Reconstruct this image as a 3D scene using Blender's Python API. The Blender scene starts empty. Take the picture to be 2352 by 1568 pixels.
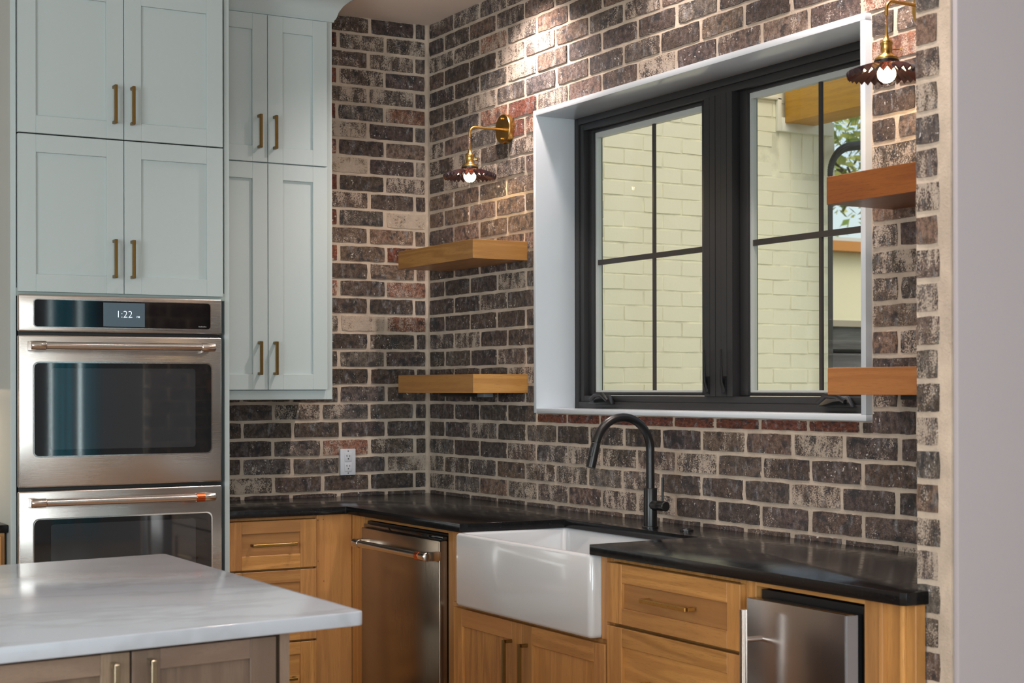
import bpy, bmesh, math, random
from mathutils import Vector, Matrix
R = random.Random(7)
SC = bpy.context.scene
COL = SC.collection

# ------------------------------------------------------------------ camera
W_, H_ = 2352, 1568
FPX, YAW, ROLL, V0, PITCH = 3638.007, math.radians(29.9761), math.radians(0.11467), 101.515, math.radians(0.09836)
CAM = Vector((-3.22198, -6.34050, 1.38125))
_r = Vector((math.cos(YAW), -math.sin(YAW), 0)); _f0 = Vector((math.sin(YAW), math.cos(YAW), 0)); _z = Vector((0, 0, 1))
_f = _f0 * math.cos(PITCH) + _z * math.sin(PITCH); _u = _z * math.cos(PITCH) - _f0 * math.sin(PITCH)
CR = _r * math.cos(ROLL) - _u * math.sin(ROLL); CU = _r * math.sin(ROLL) + _u * math.cos(ROLL); CF = _f
cd = bpy.data.cameras.new('camera'); cam = bpy.data.objects.new('camera', cd); COL.objects.link(cam)
cam.matrix_world = Matrix(((CR.x, CU.x, -CF.x, CAM.x), (CR.y, CU.y, -CF.y, CAM.y), (CR.z, CU.z, -CF.z, CAM.z), (0, 0, 0, 1)))
cd.sensor_fit = 'HORIZONTAL'; cd.sensor_width = 36; cd.lens = FPX / W_ * 36
cd.shift_y = V0 / W_; cd.clip_start = 0.05; cd.clip_end = 200
cd.dof.use_dof = True; cd.dof.focus_distance = 5.9; cd.dof.aperture_fstop = 7.0
SC.camera = cam

def project(p):
    d = Vector(p) - CAM; k = d.dot(CF)
    return (W_ / 2 + FPX * d.dot(CR) / k, H_ / 2 + V0 - FPX * d.dot(CU) / k)

# ------------------------------------------------------------------ exposure, sky, lights
SC.view_settings.view_transform = 'Standard'; SC.view_settings.look = 'None'
SC.view_settings.gamma = 1.0; SC.view_settings.use_curve_mapping = False
SC.view_settings.exposure = -0.15
SC.cycles.max_bounces = 8; SC.cycles.diffuse_bounces = 4; SC.cycles.glossy_bounces = 4
SC.cycles.transparent_max_bounces = 12; SC.cycles.sample_clamp_indirect = 4.0
SC.cycles.caustics_reflective = False; SC.cycles.caustics_refractive = False

world = bpy.data.worlds.new('sky'); SC.world = world; world.use_nodes = True
wn = world.node_tree.nodes; wl = world.node_tree.links
sky = wn.new('ShaderNodeTexSky'); sky.sky_type = 'NISHITA'; sky.sun_disc = False
sky.sun_elevation = math.radians(50); sky.sun_rotation = math.radians(200); sky.air_density = 1.0; sky.dust_density = 4.0
hz = wn.new('ShaderNodeMix'); hz.data_type = 'RGBA'; hz.inputs[0].default_value = .55; hz.inputs[7].default_value = (1.9, 2.0, 2.05, 1)
wl.new(sky.outputs[0], hz.inputs[6]); wl.new(hz.outputs[2], wn['Background'].inputs[0]); wn['Background'].inputs[1].default_value = 0.385

def area(name, loc, target, sx, sy, power, col):
    l = bpy.data.lights.new(name, 'AREA'); l.shape = 'RECTANGLE'; l.size = sx; l.size_y = sy; l.energy = power; l.color = col
    o = bpy.data.objects.new(name, l); COL.objects.link(o); o.location = loc
    o.rotation_euler = (Vector(target) - Vector(loc)).to_track_quat('-Z', 'Y').to_euler(); return o
def spot(name, loc, target, power, col, ang=100, blend=0.6, rad=0.04):
    l = bpy.data.lights.new(name, 'SPOT'); l.energy = power; l.color = col; l.spot_size = math.radians(ang); l.spot_blend = blend; l.shadow_soft_size = rad
    o = bpy.data.objects.new(name, l); COL.objects.link(o); o.location = loc
    o.rotation_euler = (Vector(target) - Vector(loc)).to_track_quat('-Z', 'Y').to_euler(); return o
# added fill panels for unseen daylight behind and left; side pair backs the curtains
area('daylight_fill_rear', (-3.6, -9.25, 1.65), (-3.0, 0, 1.6), 3.4, 2.5, 250, (0.86, 0.97, 1.0))
for x_, w_ in ((.36, .17), (.605, .14)): area('daylight_rear_side_window', (x_, -9.36, 1.45), (x_, 0, 1.45), w_, 2.3, 9 * w_ / .17, (0.80, 0.97, 1.0))
area('under_cabinet_led', (-2.35, -.25, 1.385), (-2.35, -.25, 0), .7, .03, 3.5, (1.0, .74, .48))
area('daylight_fill_left', (-6.35, -4.6, 1.6), (0, -2.6, 1.4), 2.6, 2.2, 250, (0.88, 0.97, 1.0))
# recessed ceiling downlights
WARM = (1.0, 0.80, 0.62)
for (x, y, p, an) in ((-0.22, -1.0, 88, 136), (-0.24, -1.95, 27, 136), (-0.28, -2.95, 85, 138), (-1.10, -2.35, 30, 120), (-1.05, -3.45, 50, 125)):
    spot('ceiling_downlight', (x, y, 2.985), (x, y, 0), p, (1.0, 0.85, 0.79), an, .95, 0.04)

# ------------------------------------------------------------------ geometry helpers
class MB:
    def __init__(s): s.v = []; s.f = []
    def add(s, vs, fs):
        n = len(s.v); s.v += [tuple(v) for v in vs]; s.f += [tuple(i + n for i in f) for f in fs]; return s
    def box(s, x0, x1, y0, y1, z0, z1):
        x0, x1 = min(x0, x1), max(x0, x1); y0, y1 = min(y0, y1), max(y0, y1); z0, z1 = min(z0, z1), max(z0, z1)
        return s.add([(x0, y0, z0), (x1, y0, z0), (x1, y1, z0), (x0, y1, z0), (x0, y0, z1), (x1, y0, z1), (x1, y1, z1), (x0, y1, z1)],
                     [(0, 3, 2, 1), (4, 5, 6, 7), (0, 1, 5, 4), (1, 2, 6, 5), (2, 3, 7, 6), (3, 0, 4, 7)])
    def prism(s, poly, z0, z1):          # poly counter-clockwise in xy
        n = len(poly)
        return s.add([(x, y, z0) for x, y in poly] + [(x, y, z1) for x, y in poly],
                     [tuple(range(n))[::-1], tuple(range(n, 2 * n))] + [(i, (i + 1) % n, n + (i + 1) % n, n + i) for i in range(n)])
    def loops(s, L, closed_ends=True):   # list of equal-length rings
        n = len(L[0]); vs = [p for r in L for p in r]; fs = []
        for k in range(len(L) - 1):
            for i in range(n):
                j = (i + 1) % n; fs.append((k * n + i, k * n + j, (k + 1) * n + j, (k + 1) * n + i))
        if closed_ends: fs += [tuple(range(n))[::-1], tuple(range((len(L) - 1) * n, len(L) * n))]
        return s.add(vs, fs)
    def lathe(s, prof, c, n=32, axis='z', caps=True):   # prof: (radius, height)
        L = []
        for r, h in prof:
            ring = []
            for i in range(n):
                a = 2 * math.pi * i / n; p, q = r * math.cos(a), r * math.sin(a)
                ring.append({'z': (c[0] + p, c[1] + q, c[2] + h), 'y': (c[0] + q, c[1] + h, c[2] + p), 'x': (c[0] + h, c[1] + p, c[2] + q)}[axis])
            L.append(ring)
        return s.loops(L, caps)
    def tube(s, pts, r, n=12, caps=True):
        pts = [Vector(p) for p in pts]; rs = r if isinstance(r, (list, tuple)) else [r] * len(pts)
        t0 = (pts[1] - pts[0]).normalized(); ref = Vector((0, 0, 1)) if abs(t0.z) < .9 else Vector((1, 0, 0))
        nrm = t0.cross(ref).normalized(); L = []
        for i, p in enumerate(pts):
            t = (pts[min(i + 1, len(pts) - 1)] - pts[max(i - 1, 0)]).normalized()
            nrm = (nrm - t * nrm.dot(t)).normalized(); b = t.cross(nrm)
            L.append([p + (nrm * math.cos(2 * math.pi * k / n) + b * math.sin(2 * math.pi * k / n)) * rs[i] for k in range(n)])
        return s.loops(L, caps)

def mesh_of(mb, org, bevel=0, seg=2, smooth=False, angle=35):
    me = bpy.data.meshes.new('m')
    o = Vector(org); me.from_pydata([Vector(v) - o for v in mb.v], [], mb.f)
    bm = bmesh.new(); bm.from_mesh(me); bmesh.ops.recalc_face_normals(bm, faces=bm.faces)
    if bevel:
        es = [e for e in bm.edges if len(e.link_faces) == 2 and e.calc_face_angle(0) > math.radians(40)]
        bmesh.ops.bevel(bm, geom=es, offset=bevel, segments=seg, affect='EDGES', profile=0.5, clamp_overlap=True)
    bm.to_mesh(me); bm.free()
    if smooth or bevel:
        for p in me.polygons: p.use_smooth = True
        try: me.set_sharp_from_angle(angle=math.radians(angle))
        except Exception: pass
    return me

def org_of(p):
    while p is not None and p.parent is not None: p = p.parent
    return p.location.copy() if p is not None else Vector((0, 0, 0))
def obj(name, mb, mat, parent=None, bevel=0, seg=2, smooth=False, origin=None, angle=35):
    """one mesh object; a part takes world coordinates and hangs under its thing"""
    org = org_of(parent) if parent is not None else Vector(origin if origin is not None else (0, 0, 0))
    me = mesh_of(mb, org, bevel, seg, smooth, angle); me.name = name
    o = bpy.data.objects.new(name, me); COL.objects.link(o)
    if parent is not None: o.parent = parent
    else: o.location = org
    if mat: me.materials.append(mat)
    return o
def thing(name, label, cat, loc, group=None):
    o = bpy.data.objects.new(name, None); COL.objects.link(o); o.location = loc; o.empty_display_size = .1
    return tag(o, label, cat, group)
def tag(o, label, cat, group=None):
    o['label'] = label; o['category'] = cat
    if group: o['group'] = group
    return o
def struct(o): o['kind'] = 'structure'; return o
def B(*a): return MB().box(*a)

# ------------------------------------------------------------------ materials
def newmat(name):
    m = bpy.data.materials.new(name); m.use_nodes = True
    return m, m.node_tree.nodes, m.node_tree.links, m.node_tree.nodes['Principled BSDF']
def simple(name, col, rough=.5, metal=0, bump=0, bscale=200, spec=.5, coat=0, emit=None, es=0):
    m, n, l, p = newmat(name)
    p.inputs['Base Color'].default_value = (*col, 1); p.inputs['Roughness'].default_value = rough; p.inputs['Metallic'].default_value = metal
    p.inputs['Specular IOR Level'].default_value = spec; p.inputs['Coat Weight'].default_value = coat
    if emit: p.inputs['Emission Color'].default_value = (*emit, 1); p.inputs['Emission Strength'].default_value = es
    tc = n.new('ShaderNodeTexCoord'); nz = n.new('ShaderNodeTexNoise'); nz.inputs['Scale'].default_value = bscale; nz.inputs['Detail'].default_value = 4
    l.new(tc.outputs['Object'], nz.inputs['Vector'])
    if bump:
        b = n.new('ShaderNodeBump'); b.inputs['Strength'].default_value = bump; b.inputs['Distance'].default_value = .002
        l.new(nz.outputs[0], b.inputs['Height']); l.new(b.outputs[0], p.inputs['Normal'])
    else:
        mr = n.new('ShaderNodeMapRange'); mr.inputs['To Min'].default_value = max(0, rough - .02); mr.inputs['To Max'].default_value = min(1, rough + .02)
        l.new(nz.outputs[0], mr.inputs['Value']); l.new(mr.outputs[0], p.inputs['Roughness'])
    return m
def mth(n, l, op, a, b=None, c=None, clamp=False):
    x = n.new('ShaderNodeMath'); x.operation = op; x.use_clamp = clamp
    for i, q in enumerate((a, b, c)):
        if q is None: continue
        if isinstance(q, (int, float)): x.inputs[i].default_value = q
        else: l.new(q, x.inputs[i])
    return x.outputs[0]
def mixc(n, l, fac, a, b, mode='MIX'):
    x = n.new('ShaderNodeMix'); x.data_type = 'RGBA'; x.blend_type = mode
    for i, q in ((0, fac), (6, a), (7, b)):
        if isinstance(q, (int, float)): x.inputs[i].default_value = q
        elif isinstance(q, tuple): x.inputs[i].default_value = (*q, 1)
        else: l.new(q, x.inputs[i])
    return x.outputs[2]
def noise(n, l, vec, scale, detail=3, rough=.55):
    x = n.new('ShaderNodeTexNoise'); x.inputs['Scale'].default_value = scale; x.inputs['Detail'].default_value = detail; x.inputs['Roughness'].default_value = rough
    l.new(vec, x.inputs['Vector']); return x.outputs[0]
def mapping(n, l, vec, scale=(1, 1, 1), rot=(0, 0, 0)):
    x = n.new('ShaderNodeMapping'); x.inputs['Scale'].default_value = scale; x.inputs['Rotation'].default_value = rot; l.new(vec, x.inputs['Vector']); return x.outputs[0]
def rng(n, l, v, a, b, c=0, d=1, smooth=True):
    x = n.new('ShaderNodeMapRange'); x.interpolation_type = 'SMOOTHSTEP' if smooth else 'LINEAR'
    for i, q in enumerate((v, a, b, c, d)):
        if isinstance(q, (int, float)): x.inputs[i].default_value = q
        else: l.new(q, x.inputs[i])
    return x.outputs[0]

MORTAR = (0.535, 0.435, 0.345)
def brick_material():
    m, n, l, p = newmat('brick_face')
    tc = n.new('ShaderNodeTexCoord'); oi = n.new('ShaderNodeObjectInfo')
    off = n.new('ShaderNodeVectorMath'); off.operation = 'MULTIPLY_ADD'
    cb = n.new('ShaderNodeCombineXYZ'); r = oi.outputs['Random']
    l.new(mth(n, l, 'MULTIPLY', r, 97.0), cb.inputs[0]); l.new(mth(n, l, 'MULTIPLY', r, 53.0), cb.inputs[1]); l.new(mth(n, l, 'MULTIPLY', r, 31.0), cb.inputs[2])
    ad = n.new('ShaderNodeVectorMath'); ad.operation = 'ADD'; l.new(tc.outputs['Object'], ad.inputs[0]); l.new(cb.outputs[0], ad.inputs[1]); v = ad.outputs[0]
    n1 = noise(n, l, v, 215, 5, .7); n2 = noise(n, l, mapping(n, l, v, (38, 38, 10)), 1, 3, .6); n3 = noise(n, l, v, 16, 3, .5); n4 = noise(n, l, v, 60, 4, .6)
    wash = oi.outputs['Alpha']
    # cream wash: coarse bands broken by fine speckle
    f = mth(n, l, 'ADD', mth(n, l, 'MULTIPLY_ADD', n1, 1.15, -.075), mth(n, l, 'ADD', mth(n, l, 'MULTIPLY_ADD', n2, .6, -.3), mth(n, l, 'MULTIPLY_ADD', n3, .6, -.3)))
    thr = mth(n, l, 'SUBTRACT', .845, mth(n, l, 'MULTIPLY', wash, .48))
    mask = rng(n, l, f, mth(n, l, 'SUBTRACT', thr, .045), mth(n, l, 'ADD', thr, .045))
    val = rng(n, l, n4, .3, .7, .55, 1.45); vv = n.new('ShaderNodeCombineColor')
    for i in range(3): l.new(val, vv.inputs[i])
    base = mixc(n, l, 1.0, oi.outputs['Color'], vv.outputs[0], 'MULTIPLY')
    # soft grey bloom and fine mineral grain
    n9 = noise(n, l, mapping(n, l, v, (46, 46, 22)), 1, 4, .65); base = mixc(n, l, rng(n, l, n9, .52, .72, 0, .62), base, (.27, .275, .285))
    n10 = noise(n, l, v, 420, 2, .7); gr = n.new('ShaderNodeCombineColor'); g10 = rng(n, l, n10, .3, .7, .62, 1.42)
    for i in range(3): l.new(g10, gr.inputs[i])
    base = mixc(n, l, 1.0, base, gr.outputs[0], 'MULTIPLY')
    # blue-black fire flash and dark pits
    n5 = noise(n, l, v, 26, 2, .5); base = mixc(n, l, rng(n, l, n5, .54, .66, 0, .72), base, (.028, .030, .035))
    n6 = noise(n, l, v, 210, 2, .5); base = mixc(n, l, rng(n, l, n6, .63, .70, 0, .85), base, (.02, .015, .013))
    col = mixc(n, l, mth(n, l, 'MULTIPLY', mask, .82), base, mixc(n, l, n3, (.49, .385, .295), (.62, .525, .435)))
    # few white lime spots
    n7 = noise(n, l, v, 95, 2, .5); n8 = noise(n, l, v, 12, 1, .5)
    col = mixc(n, l, mth(n, l, 'MULTIPLY', rng(n, l, n7, .66, .70), rng(n, l, n8, .5, .6)), col, (.58, .55, .53))
    # mortar smeared over the arrises
    sep = n.new('ShaderNodeSeparateXYZ'); l.new(tc.outputs['Generated'], sep.inputs[0])
    ex = mth(n, l, 'MULTIPLY', mth(n, l, 'MINIMUM', sep.outputs[0], mth(n, l, 'SUBTRACT', 1.0, sep.outputs[0])), .211)
    ez = mth(n, l, 'MULTIPLY', mth(n, l, 'MINIMUM', sep.outputs[2], mth(n, l, 'SUBTRACT', 1.0, sep.outputs[2])), .064)
    e = mth(n, l, 'ADD', mth(n, l, 'MINIMUM', ex, ez), mth(n, l, 'MULTIPLY', mth(n, l, 'SUBTRACT', n4, .5), .010))
    col = mixc(n, l, rng(n, l, e, .0000, .0015, 1, 0), col, MORTAR)
    l.new(col, p.inputs['Base Color']); p.inputs['Roughness'].default_value = .82; p.inputs['Specular IOR Level'].default_value = .35
    b = n.new('ShaderNodeBump'); b.inputs['Strength'].default_value = .9; b.inputs['Distance'].default_value = .005
    l.new(mth(n, l, 'ADD', n1, mth(n, l, 'MULTIPLY', n4, .8)), b.inputs['Height']); l.new(b.outputs[0], p.inputs['Normal'])
    return m
def mortar_material(name, c, s=1.0):
    m, n, l, p = newmat(name); tc = n.new('ShaderNodeTexCoord'); v = tc.outputs['Object']
    a = noise(n, l, v, 9, 4); b_ = noise(n, l, v, 140, 4, .7)
    col = mixc(n, l, rng(n, l, a, .3, .7), tuple(q * .82 for q in c), tuple(min(1, q * 1.12) for q in c))
    col = mixc(n, l, rng(n, l, b_, .55, .75, 0, .35), col, tuple(q * .55 for q in c))
    l.new(col, p.inputs['Base Color']); p.inputs['Roughness'].default_value = .95
    b = n.new('ShaderNodeBump'); b.inputs['Strength'].default_value = .8 * s; b.inputs['Distance'].default_value = .004
    l.new(mth(n, l, 'ADD', b_, mth(n, l, 'MULTIPLY', a, 1.5)), b.inputs['Height']); l.new(b.outputs[0], p.inputs['Normal']); return m
def oak(name, axis, light=(.51, .25, .072), dark=(.29, .12, .030), rough=.42):
    m, n, l, p = newmat(name); tc = n.new('ShaderNodeTexCoord'); oi = n.new('ShaderNodeObjectInfo'); r = oi.outputs['Random']
    cb = n.new('ShaderNodeCombineXYZ')
    for i, k in enumerate((9.1, 5.7, 7.3)): l.new(mth(n, l, 'MULTIPLY', r, k), cb.inputs[i])
    ad = n.new('ShaderNodeVectorMath'); ad.operation = 'ADD'; l.new(tc.outputs['Object'], ad.inputs[0]); l.new(cb.outputs[0], ad.inputs[1]); v = ad.outputs[0]
    sc = {'x': (.07, 1, 1), 'y': (1, .07, 1), 'z': (1, 1, .07)}[axis]
    sf = {'x': (.035, 1, 1), 'y': (1, .035, 1), 'z': (1, 1, .035)}[axis]
    w = noise(n, l, mapping(n, l, v, sc), 7, 3, .5)
    ring = mth(n, l, 'ABSOLUTE', mth(n, l, 'SINE', mth(n, l, 'MULTIPLY', w, 34.0)))
    fine = noise(n, l, mapping(n, l, v, sf), 560, 3, .7); broad = noise(n, l, mapping(n, l, v, sc), 2.5, 2)
    c = mixc(n, l, rng(n, l, ring, .35, 1.0, 0, .58), light, dark)
    c = mixc(n, l, rng(n, l, fine, .48, .72, 0, .62), c, tuple(q * .55 for q in dark))
    c = mixc(n, l, rng(n, l, broad, .35, .65, 0, .35), c, tuple(q * .8 for q in light))
    r2 = mth(n, l, 'FRACT', mth(n, l, 'MULTIPLY', r, 13.7)); c = mixc(n, l, mth(n, l, 'MULTIPLY', r2, .55), c, (light[0] * .72, light[1] * .66, light[2] * .85))
    g = rng(n, l, r, 0, 1, .80, 1.18, False); vv = n.new('ShaderNodeCombineColor')
    for i in range(3): l.new(g, vv.inputs[i])
    c = mixc(n, l, 1.0, c, vv.outputs[0], 'MULTIPLY')
    l.new(c, p.inputs['Base Color']); p.inputs['Roughness'].default_value = rough
    b = n.new('ShaderNodeBump'); b.inputs['Strength'].default_value = .15; b.inputs['Distance'].default_value = .001
    l.new(fine, b.inputs['Height']); l.new(b.outputs[0], p.inputs['Normal']); return m
def steel(name, col=(.56, .53, .50), rough=.26, axis='x'):
    m, n, l, p = newmat(name); tc = n.new('ShaderNodeTexCoord')
    s = {'x': (2, 900, 900), 'y': (900, 2, 900), 'z': (900, 900, 2)}[axis]
    f = noise(n, l, mapping(n, l, tc.outputs['Object'], s), 1, 2); a = noise(n, l, tc.outputs['Object'], 3, 2)
    p.inputs['Metallic'].default_value = 1; p.inputs['Base Color'].default_value = (*col, 1)
    l.new(mth(n, l, 'ADD', rng(n, l, f, .2, .8, rough - .025, rough + .025), rng(n, l, a, .3, .7, -.03, .03)), p.inputs['Roughness'])
    b = n.new('ShaderNodeBump'); b.inputs['Strength'].default_value = .012; b.inputs['Distance'].default_value = .0005
    l.new(f, b.inputs['Height']); l.new(b.outputs[0], p.inputs['Normal']); return m
def granite():
    m, n, l, p = newmat('leathered_black_granite'); tc = n.new('ShaderNodeTexCoord'); v = tc.outputs['Object']
    a = noise(n, l, v, 260, 3, .6); b_ = noise(n, l, v, 45, 3, .6)
    c = mixc(n, l, rng(n, l, a, .62, .78, 0, .8), (.006, .006, .0065), (.05, .047, .045))
    l.new(c, p.inputs['Base Color']); l.new(rng(n, l, b_, .3, .7, .12, .22), p.inputs['Roughness']); p.inputs['Specular IOR Level'].default_value = .28
    b = n.new('ShaderNodeBump'); b.inputs['Strength'].default_value = .16; b.inputs['Distance'].default_value = .001
    l.new(mth(n, l, 'ADD', b_, mth(n, l, 'MULTIPLY', a, .4)), b.inputs['Height']); l.new(b.outputs[0], p.inputs['Normal']); return m
def quartz():
    m, n, l, p = newmat('white_quartz'); tc = n.new('ShaderNodeTexCoord'); v = tc.outputs['Object']
    d = noise(n, l, v, 1.6, 5, .6); vn = mth(n, l, 'ABSOLUTE', mth(n, l, 'SUBTRACT', noise(n, l, mapping(n, l, v, (1, 2.2, 1), (0, 0, .4)), 1.5, 5, .62), .5))
    c = mixc(n, l, rng(n, l, vn, 0, .05, .5, 0), (.425, .465, .525), (.33, .35, .38)); c = mixc(n, l, rng(n, l, d, .5, .75, 0, .3), c, (.375, .405, .45))
    l.new(c, p.inputs['Base Color']); p.inputs['Roughness'].default_value = .13; return m
def glass(name, tint=(.96, .98, .95), refl=1.0):
    m, n, l, p = newmat(name); n.remove(p); out = n['Material Output']
    t = n.new('ShaderNodeBsdfTransparent'); t.inputs[0].default_value = (*tint, 1); g = n.new('ShaderNodeBsdfGlossy'); g.inputs['Roughness'].default_value = .01
    ge = n.new('ShaderNodeNewGeometry'); dt = n.new('ShaderNodeVectorMath'); dt.operation = 'DOT_PRODUCT'; l.new(ge.outputs['Incoming'], dt.inputs[0]); l.new(ge.outputs['Normal'], dt.inputs[1])
    k = mth(n, l, 'POWER', mth(n, l, 'SUBTRACT', 1.0, mth(n, l, 'ABSOLUTE', dt.outputs['Value'])), 5.0); mx = n.new('ShaderNodeMixShader')
    l.new(mth(n, l, 'MULTIPLY', mth(n, l, 'MULTIPLY_ADD', k, .96, .04), refl), mx.inputs[0]); l.new(t.outputs[0], mx.inputs[1]); l.new(g.outputs[0], mx.inputs[2]); l.new(mx.outputs[0], out.inputs[0]); return m

M = {}
M['brick'] = brick_material(); M['mortar'] = mortar_material('mortar', MORTAR)
M['white'] = simple('white_cabinet_paint', (.425, .485, .485), .38, bump=.02, bscale=60)
M['trimwhite'] = simple('white_trim_paint', (.55, .59, .625), .18, bump=.02, bscale=60)
M['drywall'] = simple('drywall_paint', (.39, .355, .37), .9, bump=.12, bscale=160)
M['ceiling'] = simple('ceiling_paint', (.88, .79, .71), .9, bump=.15, bscale=120)
M['floor'] = oak('oak_floor', 'x', (.36, .22, .11), (.2, .11, .05))
for a in 'xyz':
    M['oak' + a] = oak('oak_grain_' + a, a)
    M['ioak' + a] = oak('grey_oak_grain_' + a, a, (.21, .15, .10), (.115, .078, .048))
    M['shelf' + a] = oak('shelf_oak_grain_' + a, a, (.47, .235, .062), (.28, .115, .025), .4)
    M['steel' + a] = steel('brushed_steel_' + a, axis=a)
M['dsteel'] = steel('dark_brushed_steel', (.30, .235, .175), .24, 'z')
M['handle_steel'] = steel('polished_steel', (.66, .63, .60), .18, 'x')
M['copper'] = simple('copper', (.72, .17, .06), .25, 1)
M['brass'] = simple('brushed_brass', (.62, .40, .13), .28, 1)
M['dbrass'] = simple('aged_brass', (.24, .145, .045), .34, 1)
M['blackglass'] = simple('black_glass', (.006, .006, .007), .04, spec=.6)
M['black'] = simple('black_plastic', (.008, .008, .009), .4)
M['fblack'] = simple('matte_black_metal', (.007, .007, .0075), .32, bump=.03, bscale=400)
M['frame'] = simple('black_window_frame', (.017, .0165, .017), .42, bump=.04, bscale=300)
M['granite'] = granite(); M['quartz'] = quartz()
M['fireclay'] = simple('white_fireclay', (.55, .565, .58), .12, bump=.015, bscale=25, coat=.3)
M['plastic'] = simple('white_plastic', (.56, .58, .62), .35)
M['slot'] = simple('dark_slot', (.02, .02, .02), .6)
M['glass'] = glass('window_glass', refl=.4)
M['paint'] = None

# ------------------------------------------------------------------ the room
ZC = 3.0085
struct(obj('floor', MB().prism([(-6.6, -9.6), (1.6, -9.6), (1.6, -3.74), (.3, -3.74), (.3, .1), (-6.6, .1)], -.1, 0), M['floor']))
struct(obj('ceiling', MB().prism([(-6.6, -9.6), (1.6, -9.6), (1.6, -3.74), (.3, -3.74), (.3, .0), (-6.6, .0)], ZC, ZC + .12), M['ceiling']))
wall_back = struct(obj('wall_back', B(-6.6, .30, .004, .1, 0, ZC + .12), M['mortar']))
WT, WB, WL, WR = 2.476, 1.284, -.962, -2.856          # outer edge of the window casing
wm = MB()
wm.box(.004, .30, WL - .002, .0, 0, ZC + .12); wm.box(.004, .30, -3.63, WR + .002, 0, ZC + .12)
wm.box(.004, .30, WR + .002, WL - .002, 0, WB + .002); wm.box(.004, .30, WR + .002, WL - .002, WT - .002, ZC + .12)
wall_right = struct(obj('wall_right', wm, M['mortar']))
wp = MB(); wp.box(-.5735, .30, -3.735, -3.628, 0, ZC)
wall_partition = struct(obj('wall_partition', wp, M['mortar']))
struct(obj('wall_side', B(-.569, 1.6, -3.752, -3.735, 0, ZC), M['drywall'], bevel=.004))
struct(obj('wall_left', B(-6.6, -6.5, -9.6, .1, 0, ZC), M['drywall']))
struct(obj('wall_front', B(-6.6, 1.6, -9.6, -9.4, 0, ZC), M['drywall']))
struct(obj('wall_far', B(1.5, 1.6, -9.6, -3.752, 0, ZC), M['drywall']))

# ------------------------------------------------------------------ bricks
PITCHZ, BH = .077, .0655
def rowz(k): b = 2.942 - PITCHZ * k; return b, b + BH
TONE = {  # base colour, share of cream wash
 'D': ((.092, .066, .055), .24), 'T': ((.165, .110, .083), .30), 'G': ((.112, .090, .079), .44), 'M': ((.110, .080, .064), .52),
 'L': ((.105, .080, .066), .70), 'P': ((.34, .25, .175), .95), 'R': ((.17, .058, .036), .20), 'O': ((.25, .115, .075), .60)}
def brick_mesh(L, seed):
    r = random.Random(seed); nx = 5 if L > .15 else 3; per = []
    for i in range(nx + 1): per.append((-L / 2 + L * i / nx, -BH / 2))
    per.append((L / 2, 0))
    for i in range(nx + 1): per.append((L / 2 - L * i / nx, BH / 2))
    per.append((-L / 2, 0))
    j = [(x + r.uniform(-.0022, .0022), z + r.uniform(-.0018, .0018)) for x, z in per]
    corners = (0, nx, nx + 2, 2 * nx + 2)
    j = [(x * (1 - (.004 / L if i in corners else 0)), z * (.965 if i in corners else 1)) for i, (x, z) in enumerate(j)]
    n = len(j); mb = MB()
    mb.v = [(x, .012, z) for x, z in j] + [(x * (1 - .0025 / L), 0 + r.uniform(-.0008, .0008), z * .975) for x, z in j]
    mb.f = [(i, (i + 1) % n, n + (i + 1) % n, n + i) for i in range(n)] + [tuple(range(n, 2 * n))]
    me = mesh_of(mb, (0, 0, 0)); me.name = 'brick'; me.materials.append(M['brick']); return me
FULL = [brick_mesh(.211, i) for i in range(8)]; HALF = [brick_mesh(.10, 50 + i) for i in range(5)]
def put_brick(parent, c, rz, L, h, tone, mat_mesh=None):
    """c: centre of the brick's face"""
    me, L0 = (R.choice(FULL), .211) if L > .14 else (R.choice(HALF), .10)
    o = bpy.data.objects.new('brick', me); COL.objects.link(o); o.parent = parent
    o.location = c; o.rotation_euler = (0, 0, rz); o.scale = (L / L0, 1, h / BH)
    b, w = TONE[tone]; k = R.uniform(.82, 1.2)
    o.color = (b[0] * k * R.uniform(.95, 1.05), b[1] * k, b[2] * k * R.uniform(.92, 1.08), min(1, max(.05, w + R.uniform(-.08, .08))))
    return o
def join_bricks(parent, items):
    """bricks beyond the count limit: one mesh"""
    mb = MB()
    for c, rz, L, h, tone in items:
        me, L0 = (R.choice(FULL), .211) if L > .14 else (R.choice(HALF), .10)
        mt = Matrix.Translation(c) @ Matrix.Rotation(rz, 4, 'Z') @ Matrix.Diagonal((L / L0, 1, h / BH, 1))
        mb.add([mt @ v.co for v in me.vertices], [tuple(p.vertices) for p in me.polygons])
    o = obj('bricks', mb, M['brick'], parent); o['kind'] = 'stuff'; o.name = 'brickwork'
    b, w = TONE['T']; o.color = (*b, .4); return o
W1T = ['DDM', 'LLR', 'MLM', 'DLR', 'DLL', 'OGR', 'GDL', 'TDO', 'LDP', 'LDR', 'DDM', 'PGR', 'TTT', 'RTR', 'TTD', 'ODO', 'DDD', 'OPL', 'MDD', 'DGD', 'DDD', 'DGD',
       'DDGLD', 'DDDDD', 'DMOGD', 'LGGGD', 'DDDDL', 'DDDDD']
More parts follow.
